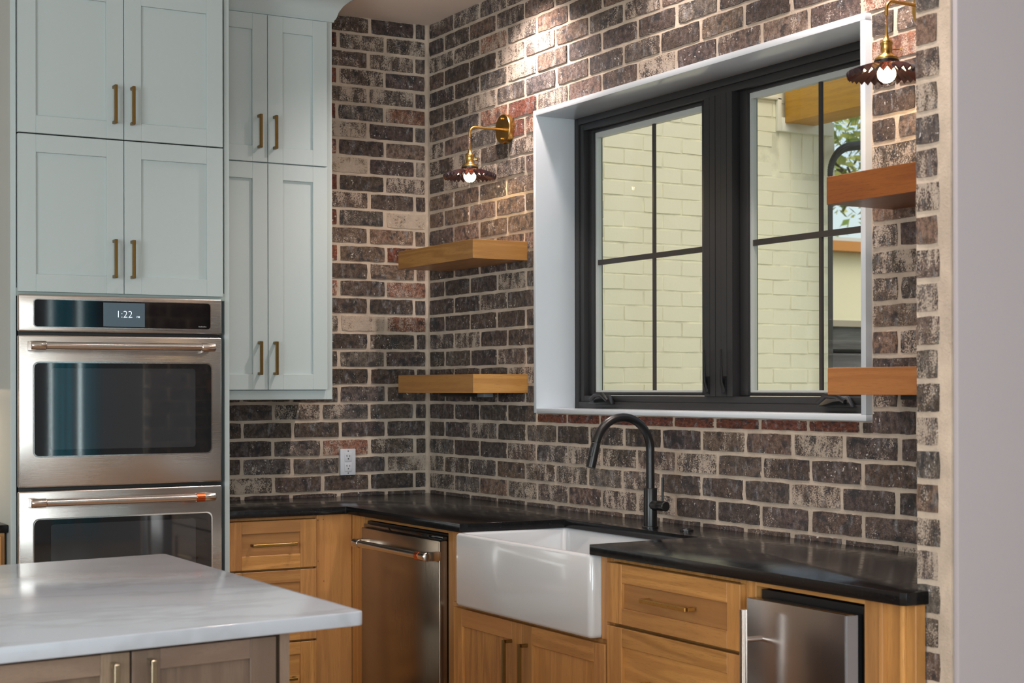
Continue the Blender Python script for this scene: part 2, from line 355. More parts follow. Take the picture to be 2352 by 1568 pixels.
W2T = {0: 'MLMLTT', 1: 'DMTMTT', 2: 'LLOLTD', 3: 'TDDLLT', 4: 'DDGLTD', 5: 'DMLGGT', 6: 'TGORLT', 7: 'LTGRO', 8: 'MLDL', 9: 'DLLL', 10: 'TTDT', 11: 'TTTT', 12: 'DTTT', 13: 'TDTT',
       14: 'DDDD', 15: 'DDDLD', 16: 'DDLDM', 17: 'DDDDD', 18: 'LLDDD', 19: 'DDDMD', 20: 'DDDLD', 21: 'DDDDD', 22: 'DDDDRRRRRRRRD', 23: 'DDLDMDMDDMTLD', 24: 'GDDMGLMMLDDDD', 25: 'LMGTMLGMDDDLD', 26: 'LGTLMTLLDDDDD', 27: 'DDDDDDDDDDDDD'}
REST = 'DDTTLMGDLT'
for k in range(28):
    z0, z1 = rowz(k); s = .012; i = 0; t = W1T[k]
    while s < 1.16:
        L = (.046 if k % 2 == 0 else .190) if i == 0 else .2105
        L += R.uniform(-.004, .004)
        vis = (s < .66) or z0 < 1.36
        if vis:
            tone = t[i] if i < len(t) else R.choice(REST)
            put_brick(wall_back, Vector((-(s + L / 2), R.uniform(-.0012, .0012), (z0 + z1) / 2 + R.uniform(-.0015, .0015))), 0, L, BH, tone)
        s += L + .0135 + R.uniform(-.002, .002); i += 1
cand = []
for k in range(28):
    z0, z1 = rowz(k); s = .018; i = 0; t = W2T[k]
    while s < 3.61:
        L = (.226 if k % 2 == 0 else .134) if i == 0 else .218
        L += R.uniform(-.004, .004); e = min(s + L, 3.615)
        tone = t[i] if i < len(t) else R.choice(REST if k > 9 or s < 2.8 else 'TOTLO')  # pinker tones high beside the right sconce paint its glow into the bricks
        segs = []
        wz0, wz1, ws0, ws1 = WB - .003, WT + .001, -WL - .003, -WR + .003
        if z1 < wz0 or z0 > wz1 or e < ws0 or s > ws1: segs = [(s, e, z0, z1)]
        else:
            if s < ws0 - .015: segs.append((s, ws0 - .002, z0, z1))
            if e > ws1 + .015: segs.append((ws1 + .002, e, z0, z1))
            if z0 < wz0 - .01: segs.append((max(s, ws0), min(e, ws1), z0, wz0 - .001))
            if z1 > wz1 + .02: segs.append((max(s, ws0), min(e, ws1), wz1 + .001, z1))
        for a, b, c, d in segs:
            if b - a < .014: continue
            pp = [project((0, -a, c)), project((0, -b, d)), project((0, -a, d)), project((0, -b, c))]
            us = [p[0] for p in pp]; vs = [p[1] for p in pp]
            ar = max(0, min(max(us), W_) - max(min(us), 0)) * max(0, min(max(vs), H_) - max(min(vs), 0))
            if a > 3.09: ar = 0
            cand.append((ar, (Vector((R.uniform(-.0012, .0012), -(a + b) / 2, (c + d) / 2)), -math.pi / 2, b - a, d - c, tone)))
        s = e + .0155 + R.uniform(-.002, .002); i += 1
cand.sort(key=lambda q: -q[0])
shown = [q[1] for q in cand[:300] if q[0] > 0]
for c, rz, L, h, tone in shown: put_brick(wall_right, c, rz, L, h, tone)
join_bricks(wall_right, [q[1] for q in cand[len(shown):]])
# partition: brick returns on its end, brick face towards the sink run
pt = 'MGLMTMGLMGTMLGMLTMLMGMLGTMLGMTGLMGTMM'
for k in range(0, 39):
    z0, z1 = rowz(k)
    if z0 < .02: continue
    L = .072 if k % 2 else .066
    put_brick(wall_partition, Vector((-.577, -(3.629 + L / 2), (z0 + z1) / 2)), -math.pi / 2, L, BH, pt[k % len(pt)])
items = []
for k in range(28):
    z0, z1 = rowz(k); s = .02 if k % 2 else .13
    while s < .57:
        e = min(s + .21, .572); items.append((Vector((-(s + e) / 2, -3.624, (z0 + z1) / 2)), math.pi, e - s, BH, 'D')); s = e + .014
join_bricks(wall_partition, items)

# ------------------------------------------------------------------ window, casing
FX = .16
tr = struct(obj('trim_1', B(-.021, FX, WL, WL - .020, WB, WT), M['trimwhite'], bevel=.0012)); tr.name = 'trim_1'
struct(obj('trim_2', B(-.021, FX, WR, WR + .021, WB + .018, WT - .021), M['trimwhite'], bevel=.0012))
struct(obj('trim_3', B(-.021, FX, WR, WL - .020, WT - .021, WT), M['trimwhite'], bevel=.0012))
struct(obj('trim_4', B(-.021, FX, WR, WL - .020, WB, WB + .018), M['trimwhite'], bevel=.0012))
y0, y1, z0, z1 = WL - .020, WR + .021, WB + .018, WT - .021     # clear opening
win = bpy.data.objects.new('window_1', None); COL.objects.link(win); win.location = (FX, (y0 + y1) / 2, z0); struct(win)
fm = MB()
def ring(mb, xa, xb, ya, yb, za, zb, w, wt=None, wb=None):       # rectangular frame, ya > yb
    wt = wt or w; wb = wb or w
    mb.box(xa, xb, ya, ya - w, za, zb); mb.box(xa, xb, yb + w, yb, za, zb)
    mb.box(xa, xb, ya - w, yb + w, za, za + wb); mb.box(xa, xb, ya - w, yb + w, zb - wt, zb)
ring(fm, FX, .235, y0, y1, z0, z1, .026)
obj('frame', fm, M['frame'], win, bevel=.0015)
fm = MB(); ring(fm, FX + .006, .235, y0 - .026, y1 + .026, z0 + .026, z1 - .026, .030, .026, .024); obj('inner_frame', fm, M['frame'], win, bevel=.0015)
mu0, mu1 = -1.836, -1.997
mm = MB(); w5 = (mu0 - mu1) / 5
for i in range(5): mm.box(FX + (.000 if i != 2 else .001), .235, mu0 - w5 * i - .0008, mu0 - w5 * (i + 1) + .0008, z0 + .050, z1 - .052)
mm.box(FX + .004, .235, mu0, mu1, z0 + .050, z1 - .052); obj('mullion', mm, M['frame'], win)
def sash(a, b, mid):
    sm = MB(); za, zb = z0 + .052, z1 - .052
    ring(sm, .188, .232, a, b, za, zb, .044, .012, .012); s = obj('sash', sm, M['frame'], win, bevel=.002)
    bd = MB(); ring(bd, .198, .222, a - .044, b + .044, za + .012, zb - .012, .007, .020); obj('glazing_bead', bd, M['bead'], s)
    obj('pane', B(.208, .212, a - .040, b + .040, za + .008, zb - .008), M['glass'], s)
    mz = 1.878
    obj('muntin', B(.205, .2145, mid + .0065, mid - .0065, za + .012, zb - .012), M['muntin'], s)
    obj('muntin', B(.2045, .214, a - .044, b + .044, mz - .010, mz + .010), M['muntin'], s)
M['bead'] = simple('bead_sky_reflection', (.42, .44, .42), .3); M['muntin'] = simple('dark_bronze_muntin', (.030, .024, .021), .4)  # bead's light grey paints the sky reflection along the glass edge
sash(y0 - .050, mu0 + .006, -1.462); sash(mu1 - .006, y1 + .050, -2.398)
for yy in (-1.857, -1.954):                                       # locking levers on the mullion
    lv = MB(); lv.tube([(FX - .004, yy, z0 + .066), (FX - .016, yy, z0 + .10), (FX - .018, yy, z0 + .213)], [.009, .006, .0045], 8)
    lv.box(FX - .006, FX, yy - .011, yy + .011, z0 + .058, z0 + .12); lv.tube([(FX - .006, yy + .006, z0 + .064), (FX - .012, yy, z0 + .12)], .004, 6)
    obj('lock_lever', lv, M['fblack'], win, smooth=True)
for yy, s in ((-1.20, 1), (-2.545, -1)):                          # folding crank operators on the bottom rail
    cm = MB(); w = .085
    cm.loops([[(FX - .03, yy - w, z0 + .018), (FX - .03, yy + w, z0 + .018), (FX, yy + w * .9, z0 + .018), (FX, yy - w * .9, z0 + .018)],
              [(FX - .026, yy - w * .9, z0 + .026), (FX - .026, yy + w * .9, z0 + .026), (FX, yy + w * .8, z0 + .026), (FX, yy - w * .8, z0 + .026)],
              [(FX - .016, yy - w * .55, z0 + .054), (FX - .016, yy + w * .55, z0 + .054), (FX, yy + w * .5, z0 + .054), (FX, yy - w * .5, z0 + .054)]])
    c = obj('crank_cover', cm, M['fblack'], win, bevel=.005)
    lm = MB(); lm.tube([(FX - .036, yy - .068 * s, z0 + .032), (FX - .036, yy - .03 * s, z0 + .055), (FX - .034, yy + .02 * s, z0 + .052), (FX - .032, yy + .055 * s, z0 + .036)], [.007, .009, .009, .008], 8)
    obj('crank_handle', lm, M['fblack'], c, smooth=True)
# ------------------------------------------------------------------ outside
M['paint'] = mortar_material('cream_painted_masonry', (.80, .765, .56), .35)
M['paint2'] = simple('cream_painted_brick', (.81, .775, .575), .6, bump=.25, bscale=70)
M['beam'] = oak('ochre_stained_beam', 'y', (.60, .30, .020), (.45, .21, .012), .5)
M['fascia'] = simple('cream_fascia_paint', (.80, .78, .64), .6, bump=.05, bscale=50)
M['bronze'] = simple('dark_bronze_metal', (.045, .04, .035), .5, bump=.3, bscale=120)
wex = struct(obj('wall_exterior', B(.31, 2.436, .1025, .35, 0, 3.0), M['paint']))
pb = {}
def pbrick(L, H, seed):
    r = random.Random(seed); mb = MB(); a, b = L / 2, H / 2
    j = lambda: r.uniform(-.002, .002)
    q = [(-a + j(), -b + j()), (0, -b + j()), (a + j(), -b + j()), (a + j(), b + j()), (0, b + j()), (-a + j(), b + j())]
    mb.v = [(x, .01, z) for x, z in q] + [(x * .985, r.uniform(-.001, .001), z * .93) for x, z in q]
    mb.f = [(i, (i + 1) % 6, 6 + (i + 1) % 6, 6 + i) for i in range(6)] + [tuple(range(6, 12))]
    me = mesh_of(mb, (0, 0, 0)); me.name = 'painted_brick'; me.materials.append(M['paint2']); return me
PB = [pbrick(.226, .0715, i) for i in range(6)]; PH = [pbrick(.10, .0715, 20 + i) for i in range(4)]
def putp(parent, c, rot, L, H=.0715):
    me, L0 = (R.choice(PB), .226) if L > .15 else (R.choice(PH), .10)
    o = bpy.data.objects.new('brick', me); COL.objects.link(o); o.parent = parent; o.location = c; o.rotation_euler = rot; o.scale = (L / L0, 1, H / .0715)
for k in range(25):
    zz = 1.06 + .0765 * k; s = .315 + (.116 if k % 2 else 0)
    if k % 2: putp(wex, (.315 + .055, .1, zz), (0, 0, 0), .105)
    while s < 2.43:
        e = min(s + .227, 2.434)
        if e - s > .03 and not (zz > 2.50 and zz < 2.73 and e > 2.10): putp(wex, ((s + e) / 2, .1 + R.uniform(-.0015, .0015), zz), (0, 0, 0), e - s)
        s = e + .0055
x = 2.10
while x < 2.42:                                                     # soldier course over the opening
    putp(wex, (x + .036, .099, 2.615), (0, math.pi / 2, 0), .222); x += .0765
for k in range(16):                                                 # painted brick reveal outside the sash
    putp(wall_right, (.272, -.974 + R.uniform(-.003, .003), 1.34 + .0765 * k), (0, 0, 0), .058)
fb = MB(); fb.box(2.10, 2.45, .072, .1, 2.714, 2.785); fb.box(2.076, 2.10, .078, .1, 2.714, 2.885); fb.box(1.55, 2.10, .078, .1, 2.875, 2.892); struct(obj('trim_5', fb, M['fascia'], bevel=.002))
bm_ = thing('porch_beam', 'ochre stained timber porch beam outside the window', 'beam', (2.22, -2.0, 2.754))
obj('timber', B(2.116, 2.32, -5.5, .074, 2.757, 3.06), M['beam'], bm_, bevel=.004)
obj('soffit_board', B(2.12, 2.60, -5.5, .074, 3.0, 3.03), M['fascia'], bm_)
ds = thing('downspout', 'dark bronze downspout with curved elbow at the cream wall end', 'downspout', (2.385, .02, 0))
dm = MB(); path = [(2.385, .03, 0), (2.385, .03, 2.50)] + [(2.385 + .16 * (1 - math.cos(a)), .03, 2.50 + .16 * math.sin(a)) for a in [i * math.pi / 20 for i in range(1, 10)]] + [(2.62, .03, 2.675), (2.9, .03, 2.72)]
dm.tube(path, [.0135, .0135] + [.0135 + .0012 * i for i in range(1, 10)] + [.026, .026], 10); obj('pipe', dm, M['bronze'], ds, smooth=True)
sb = MB()
for i in range(26): 
    a = i / 25; k = [(2.385 + .16 * (1 - math.cos(t)), .03, 2.50 + .16 * math.sin(t)) for t in (a * 1.45,)][0]; sb.lathe([(.0155 + .011 * a, -.002), (.0155 + .011 * a, .002)], k, 10)
obj('elbow_ribs', sb, M['bronze'], ds)
M['ground'] = simple('dry_grass', (.20, .20, .10), .95, bump=.5, bscale=20)
struct(obj('ground', B(.3, 40, -20, 40, -.12, -.02), M['ground']))
M['bounce_slab'] = simple('pale_bounce', (.70, .69, .66), .9, bump=.2, bscale=30)
struct(obj('bounce_slab', B(.3, 4.2, -7, .09, -.02, .01), M['bounce_slab']))  # unseen pale slab added to bounce sky light up to the window head
M['fence'] = oak('weathered_fence', 'x', (.10, .095, .085), (.05, .048, .045), .8)
fn = thing('board_fence', 'dark weathered board fence beyond the porch', 'fence', (9, 5.5, 0))
for i, zz in enumerate((.02, .46, .90, 1.34, 1.72)): obj('board', B(6.5, 11.5, 5.48, 5.52, zz, zz + (.42 if i < 4 else .26)), M['fence'], fn)
obj('top_cap', B(6.5, 11.5, 5.44, 5.56, 1.98, 2.04), simple('fence_cap', (.35, .3, .22), .8), fn)
hs = thing('shed', 'pale yellow shed with orange eave behind the fence', 'shed', (13, 11, 0))
obj('wall', B(10, 17, 11, 14, 0, 3.35), simple('pale_yellow_render', (.86, .80, .56), .9, bump=.2, bscale=10), hs)
obj('eave', B(9.8, 17.2, 10.8, 11.1, 3.33, 3.47), simple('orange_eave', (.62, .27, .07), .7), hs)
obj('roof', MB().prism([(9.8, 10.8), (17.2, 10.8), (17.2, 14.2), (9.8, 14.2)], 3.47, 3.52), simple('pale_roof', (.75, .72, .66), .8), hs)
def leaf_material():
    m, n, l, p = newmat('leaf'); tc = n.new('ShaderNodeTexCoord')
    a = noise(n, l, tc.outputs['Object'], 2.5, 2)
    l.new(mixc(n, l, rng(n, l, a, .35, .65), (.17, .27, .05), (.52, .50, .14)), p.inputs['Base Color']); p.inputs['Roughness'].default_value = .7
    p.inputs['Transmission Weight'].default_value = 0; return m
M['leaf'] = leaf_material(); M['bark'] = simple('bark', (.12, .09, .06), .9, bump=.5, bscale=40)
def tree(label, loc, r, h, n, seed):
    t = thing('tree', label, 'tree', loc, None); rr = random.Random(seed); mb = MB()
    for i in range(n):
        a, b, q = rr.uniform(0, 6.283), rr.uniform(-1, 1), r * rr.random() ** .4
        c = Vector((loc[0] + q * math.cos(a) * math.sqrt(1 - b * b), loc[1] + q * math.sin(a) * math.sqrt(1 - b * b), loc[2] + h + q * b * .9)); s = rr.uniform(.05, .11)
        d1 = Vector((rr.uniform(-1, 1), rr.uniform(-1, 1), rr.uniform(-1, 1))).normalized() * s; d2 = d1.orthogonal().normalized() * s * .6
        mb.add([c - d1, c + d2, c + d1, c - d2], [(0, 1, 2, 3)])
    o = obj('foliage', mb, M['leaf'], t); o['kind'] = 'stuff'
    tm = MB(); tm.tube([loc, (loc[0] + .1, loc[1], loc[2] + h * .5), (loc[0], loc[1], loc[2] + h)], [.16, .12, .06], 8)
    for i in range(5):
        a = i * 1.3; tm.tube([(loc[0], loc[1], loc[2] + h * (.55 + .08 * i)), (loc[0] + r * .7 * math.cos(a), loc[1] + r * .7 * math.sin(a), loc[2] + h * (.8 + .08 * i))], [.05, .015], 6)
    obj('trunk', tm, M['bark'], t, smooth=True)
tree('yellow-green leafy tree in front of the pale yellow shed', (9.6, 7.2, 0), 1.55, 4.6, 2200, 3)
tree('tall green tree rising behind the pale yellow shed', (15, 16, 0), 3.2, 6.6, 3000, 5)

# ------------------------------------------------------------------ cabinets
def fbox(plane, d0, d1, a0, a1, z0, z1):
    """plane 'y': front faces -y, d = y, a = x ; plane 'x': front faces -x, d = x, a = y"""
    return (a0, a1, d0, d1, z0, z1) if plane == 'y' else (d0, d1, a0, a1, z0, z1)
def pull(parent, plane, d, a, z, length, vertical, mat, name='handle'):
    """square bar pull standing 32 mm off the face d"""
    mb = MB(); t = .0055; s = .034
    if vertical:
        mb.box(*fbox(plane, d - s, d - s + .011, a - t, a + t, z, z + length))
        for zz in (z, z + length - .011): mb.box(*fbox(plane, d - s + .005, d + .001, a - t, a + t, zz, zz + .011))
    else:
        mb.box(*fbox(plane, d - s, d - s + .011, a, a + length, z - t, z + t))
        for aa in (a, a + length - .011): mb.box(*fbox(plane, d - s + .005, d + .001, aa, aa + .011, z - t, z + t))
    return obj(name, mb, mat, parent, bevel=.0012, seg=1)
def shaker(root, kind, plane, d, a0, a1, z0, z1, mats, sl, sr=None, rt=None, rb=None, th=.020, rec=.010):
    """frame-and-panel front: the panel is the part, its stiles and rails are sub-parts; a0 < a1"""
    sr = sr or sl; rt = rt or sl; rb = rb or sl; mh, mv, mp = mats
    p = obj(kind, B(*fbox(plane, d + rec, d + th, a0 + sl * .5, a1 - sr * .5, z0 + rb * .5, z1 - rt * .5)), mp, root)
    for q0, q1 in ((a0, a0 + sl), (a1 - sr, a1)): obj('stile', B(*fbox(plane, d, d + th, q0, q1, z0, z1)), mv, p, bevel=.0012, seg=1)
    for q0, q1 in ((z0, z0 + rb), (z1 - rt, z1)): obj('rail', B(*fbox(plane, d, d + th, a0 + sl, a1 - sr, q0, q1)), mh, p, bevel=.0012, seg=1)
    return p
WH = (M['white'],) * 3
# tall oven cabinet
tall = thing('oven_cabinet', 'tall white shaker cabinet holding the double oven', 'cabinet', (-1.562, -.32, 0))
X0, X1 = -1.9655, -1.1586
c = MB(); c.box(X0, X0 + .020, 0, -.63, 0, 3.0); c.box(X1 - .020, X1, 0, -.63, 0, 3.0); c.box(X0 + .02, X1 - .02, 0, -.63, 2.86, 3.0); c.box(X0 + .02, X1 - .02, -.02, -.6, 1.727, 1.76)
c.box(X0 + .02, X1 - .02, -.0, -.63, .10, .42); c.box(X0 + .02, X1 - .02, -.02, -.04, .42, 2.86)
obj('carcass', c, M['white'], tall, bevel=.0015, seg=1)
obj('face_strip', B(X0 + .02, X1 - .02, -.6, -.634, 1.712, 1.740), simple('grey_green_edge', (.30, .36, .34), .5), tall)
for a0, a1 in ((-1.9435, -1.5672), (-1.5646, -1.1904)):
    for z0_, z1_ in ((1.7269, 2.2835), (2.2882, 2.845)):
        dr = shaker(tall, 'door', 'y', -.65, a0, a1, z0_, z1_, WH, .063)
        pull(dr, 'y', -.65, (-1.6035 if a0 < -1.6 else -1.538), (1.783 if z0_ < 2 else 2.341), .139, True, M['dbrass'])
obj('drawer_front', B(-1.9435, -1.1904, -.65, -.63, .12, .40), M['white'], tall, bevel=.002)
# wall cabinet with crown
up = thing('wall_cabinet', 'white shaker wall cabinet with cove crown beside the brick corner', 'cabinet', (-.885, -.17, 1.3376))
U0, U1 = -1.1575, -.6115
c = MB(); c.box(U0, U1, -.004, -.3175, 1.345, 2.90); obj('carcass', c, M['white'], up)
c = MB(); c.box(U0, U0 + .01, -.3175, -.34, 1.3376, 2.90); c.box(U1 - .028, U1, -.3175, -.34, 1.3376, 2.90); c.box(U0 + .01, U1 - .028, -.3175, -.34, 1.3376, 1.376); c.box(U0 + .01, U1 - .028, -.3175, -.34, 2.28, 2.29); c.box(U0 + .01, U1 - .028, -.3175, -.34, 2.879, 2.90)
obj('face_frame', c, M['white'], up, bevel=.0012, seg=1)
for a0, a1 in ((-1.1575, -.9005), (-.8978, -.641)):
    for z0_, z1_ in ((1.3773, 2.2835), (2.2882, 2.8785)):
        dr = shaker(up, 'door', 'y', -.36, a0, a1, z0_, z1_, WH, .0635)
        pull(dr, 'y', -.36, (-.938 if a0 < -1 else -.8722), (1.437 if z0_ < 2 else 2.341), .134, True, M['dbrass'])
prof = [(.0, 2.884), (.006, 2.884), (.008, 2.892), (.014, 2.900), (.022, 2.925), (.036, 2.948), (.056, 2.966), (.076, 2.975), (.080, 2.980), (.080, 2.990), (.088, 2.994), (.088, 3.006), (.0, 3.006)]
L3 = [[(U0, -.34 - d, z) for d, z in prof], [(U1 + d, -.34 - d, z) for d, z in prof], [(U1 + d, -.004, z) for d, z in prof]]
obj('crown_molding', MB().loops(L3), M['white'], up, smooth=True, angle=25)
# double oven
ov = thing('double_wall_oven', 'stainless steel double wall oven with black glass doors', 'oven', (-1.574, -.36, .45))
OX0, OX1 = -1.9455, -1.2005
def rrect(x0, x1, z0, z1, r, y, n=6):
    P = []
    for cx, cz, a0 in ((x1 - r, z0 + r, -90), (x1 - r, z1 - r, 0), (x0 + r, z1 - r, 90), (x0 + r, z0 + r, 180)):
        for i in range(n + 1):
            a = math.radians(a0 + 90 * i / n); P.append((cx + r * math.cos(a), y, cz + r * math.sin(a)))
    return P
def slab(x0, x1, z0, z1, r, ya, yb): return MB().loops([rrect(x0, x1, z0, z1, r, yb), rrect(x0, x1, z0, z1, r, ya)])
obj('chassis', B(OX0 + .004, OX1 - .004, -.06, -.635, .44, 1.714), M['black'], ov)
def steel_front(name, z0, z1):
    return obj(name, B(OX0, OX1, -.636, -.665, z0, z1), M['steelx'], ov, bevel=.006, seg=3)
cp = steel_front('control_panel', 1.585, 1.7165)
obj('bezel', slab(-1.8955, -1.2435, 1.6005, 1.7015, .014, -.664, -.6665), M['handle_steel'], cp)
obj('display_glass', slab(-1.8925, -1.2465, 1.6035, 1.6985, .012, -.664, -.6675), M['blackglass'], cp)
M['screen'] = simple('display_screen', (.05, .07, .085), .15, emit=(.30, .42, .50), es=.12)
obj('screen', B(-1.6472, -1.4957, -.667, -.6682, 1.6075, 1.6935), M['screen'], cp)
M['digit'] = simple('display_digits', (.7, .8, .85), .5, emit=(.75, .9, 1.0), es=.9)
def text(body, size, x, y, z, mat, parent, name):
    cu = bpy.data.curves.new('t', 'FONT'); cu.body = body; cu.size = size; cu.extrude = .0002; cu.offset = -.0007; cu.resolution_u = 3
    t = bpy.data.objects.new('t', cu); COL.objects.link(t); bpy.context.view_layer.update()
    me = bpy.data.meshes.new_from_object(t.evaluated_get(bpy.context.evaluated_depsgraph_get())); bpy.data.objects.remove(t)
    og = org_of(parent)
    for v in me.vertices: v.co = Vector((x + v.co.x, y - v.co.z, z + v.co.y)) - og
    me.name = name; me.materials.clear(); me.materials.append(mat); o = bpy.data.objects.new(name, me); COL.objects.link(o); o.parent = parent; return o
text('1:22', .036, -1.602, -.6686, 1.6405, M['digit'], cp, 'clock_digits')
text('PM', .010, -1.5265, -.6686, 1.640, M['digit'], cp, 'clock_suffix')
M['mark'] = simple('grey_print', (.25, .25, .25), .5)
mk = MB()
for i in range(9): mk.box(-1.292 + i * .0034, -1.2895 + i * .0034, -.6676, -.6679, 1.6105, 1.6105 + (.003 if i % 3 else .0042))
obj('panel_mark', mk, M['mark'], cp)
M['ovenglass'] = simple('oven_glass', (.012, .013, .014), .03, spec=.8)
M['oveninner'] = simple('oven_inner_glass', (.030, .033, .036), .03, spec=.9)
for z0_, z1_, gz0, gz1, hz, band in ((1.0345, 1.5735, 1.1455, 1.4745, 1.535, False), (.452, 1.0225, .585, .9205, .984, True)):
    d = steel_front('door', z0_, z1_)
    obj('window_bezel', slab(-1.8975, -1.2395, gz0 - .005, gz1 + .005, .022, -.664, -.667), M['handle_steel'], d)
    obj('window_glass', slab(-1.8930, -1.2440, gz0, gz1, .019, -.664, -.6685), M['ovenglass'], d)
    obj('inner_window', slab(-1.835, -1.305, gz0 + .022, gz1 - .018, .012, -.668, -.6692), M['oveninner'], d)
    lm = MB(); lm.tube([(-1.90, -.722, hz), (-1.262, -.722, hz)], .0135, 20); h = obj('handle', lm, M['handle_steel'], ov, smooth=True)
    for xe, sg in ((-1.917, 1), (-1.247, -1)):
        cm = MB(); cm.lathe([(.0001, 0), (.013, 0), (.0158, .003 * sg), (.0158, .052 * sg), (.0135, .054 * sg)], (xe, -.722, hz), 24, 'x')
        cm.box(xe + .002 * sg, xe + .026 * sg, -.726, -.664, hz - .0155, hz + .0155); obj('end_cap', cm, M['handle_steel'], h, bevel=.0015, smooth=True)
    if band: obj('copper_band', MB().lathe([(.0162, 0), (.0162, .031)], (-1.3213, -.722, hz), 24, 'x'), M['copper'], h, smooth=True)
obj('vent_strip', B(OX0 + .01, OX1 - .01, -.63, -.64, 1.574, 1.586), M['black'], ov)

# counters ------------------------------------------------------------
CT, CBt = .914, .8845
ct = MB()
pl = [(-1.157, .003), (-1.157, -.5555), (-.648, -.5555), (-.648, -1.513), (-.232, -1.532), (-.232, -2.328), (-.648, -2.345), (-.655, -2.352), (-.655, -3.655), (-.645, -3.667), (-.5745, -3.667), (-.5745, -3.624), (.003, -3.624), (.003, .003)]
co = tag(obj('countertop', ct.prism(pl, CBt, CT), M['granite'], None, bevel=.0007, origin=(-.3, -1.8, CBt)), 'leathered black granite countertop around the farmhouse sink', 'countertop')
lc = tag(obj('countertop', MB().prism([(-1.967, 0), (-3.2, 0), (-3.2, -.60), (-1.967, -.60)], .875, .903), M['granite'], None, bevel=.0025, origin=(-2.5, -.3, .875)), 'black countertop abutting the left side of the oven cabinet', 'countertop')
OK_Y = (M['oaky'], M['oakz'], M['oaky']); OK_X = (M['oakx'], M['oakz'], M['oakx'])
lb = thing('base_cabinet', 'oak base cabinet left of the oven cabinet', 'cabinet', (-2.5, -.3, 0))
obj('carcass', B(-3.2, -1.985, -.005, -.555, .1, .874), M['oakx'], lb)
obj('face_frame', B(-3.2, -1.975, -.555, -.575, .1, .874), M['oakz'], lb)
shaker(lb, 'door', 'y', -.595, -2.45, -1.99, .12, .864, (M['oakx'], M['oakz'], M['oakz']), .06)

# oak drawer cabinet under the back counter
db = thing('drawer_cabinet', 'oak drawer cabinet under the counter beside the oven cabinet', 'cabinet', (-.95, -.27, 0))
obj('carcass', B(-1.155, -.745, -.005, -.50, .1, .882), M['oakx'], db)
c = MB(); c.box(-1.155, -1.135, -.50, -.525, .1, .884); c.box(-.766, -.745, -.50, -.525, .1, .884); c.box(-1.135, -.766, -.50, -.530, .872, .884); obj('face_frame', c, M['oakz'], db, bevel=.001, seg=1)
for z0_, z1_ in ((.6815, .869), (.3985, .6735), (.115, .390)):
    d = shaker(db, 'drawer', 'y', -.545, -1.142, -.770, z0_, z1_, (M['oakx'], M['oakz'], M['oakx']), .062, .068, .048, .054)
    pull(d, 'y', -.545, -1.045, (z0_ + z1_) / 2 + (.002 if z0_ > .6 else 0), .182, False, M['dbrass'])
c = MB(); c.box(-.7635, -.6115, -.50, -.530, .1, .8825); obj('corner_filler', c, M['oakz'], db, bevel=.001, seg=1)
M['nail'] = M['slot']
for x_, z_ in ((-.758, .862), (-.735, .864), (-.757, .70), (-.733, .62), (-.757, .45)): obj('nail_hole', MB().lathe([(.0018, 0), (.0018, .0006)], (x_, -.5308, z_), 8, 'y'), M['slot'], db)

# window-wall base run: front faces at x = -.63, frame at -.61
FXB = -.612
sf = thing('sink_base_cabinet', 'oak cabinet with two doors carrying the white farmhouse sink', 'cabinet', (-.3, -1.93, 0))
obj('carcass', B(-.59, -.01, -1.44, -2.395, .1, .595), M['oaky'], sf)
c = MB(); c.box(-.59, FXB, -1.406, -1.452, .1, .632); c.box(-.59, FXB, -2.345, -2.398, .1, .632); c.box(-.59, FXB, -1.452, -2.345, .60, .632)
obj('face_frame', c, M['oakz'], sf, bevel=.001, seg=1)
for a0, a1, hy in ((-1.909, -1.438, -1.842), (-2.398, -1.912, -1.955)):
    d = shaker(sf, 'door', 'x', -.632, a0, a1, .115, .6185, (M['oaky'], M['oakz'], M['oakz']), .062, .062, .060)
    pull(d, 'x', -.632, hy if hy > -1.9 else -1.944, .405, .155, True, M['dbrass'])
# dishwasher surround + dishwasher
cf = thing('dishwasher_surround', 'oak frame around the dishwasher at the inside corner', 'cabinet', (-.3, -1.0, 0))
c = MB(); c.box(-.53, FXB, -.532, -.650, 0, .8835); obj('corner_stile', c, M['oakz'], cf, bevel=.001, seg=1)
obj('end_stile', B(-.53, FXB, -1.362, -1.404, 0, .8835), M['oakz'], cf, bevel=.001, seg=1)
obj('sink_stile', B(-.59, FXB, -1.406, -1.500, .633, .8835), M['oakz'], cf, bevel=.001, seg=1)
obj('top_rail', B(-.58, FXB + .002, -.650, -1.362, .868, .8835), M['oaky'], cf, bevel=.001, seg=1)
dw = thing('dishwasher', 'dark stainless dishwasher with round bar handle and copper band', 'dishwasher', (-.33, -1.0, .1))
obj('tub', B(-.60, -.02, -.656, -1.356, .1, .862), M['black'], dw)
obj('door_panel', B(-.648, -.605, -.700, -1.358, .12, .842), M['dsteel'], dw, bevel=.004, seg=2)
obj('control_strip', B(-.632, -.60, -.69, -1.357, .842, .856), M['blackglass'], dw, bevel=.002)
hz = .789
h = obj('handle', MB().tube([(-.702, -.775, hz), (-.702, -1.36, hz)], .0135, 20), M['handle_steel'], dw, smooth=True)
for ye, sg in ((-.752, -1), (-1.372, 1)):
    cm = MB(); cm.lathe([(.0001, 0), (.0135, 0), (.016, .003 * sg), (.016, .050 * sg), (.0135, .052 * sg)], (-.702, ye, hz), 24, 'y')
    cm.box(-.706, -.646, ye + .002 * sg, ye + .028 * sg, hz - .0155, hz + .0155); obj('end_cap', cm, M['handle_steel'], h, bevel=.0015, smooth=True)
obj('copper_band', MB().lathe([(.0165, 0), (.0165, -.026)], (-.702, -1.296, hz), 24, 'y'), M['copper'], h, smooth=True)
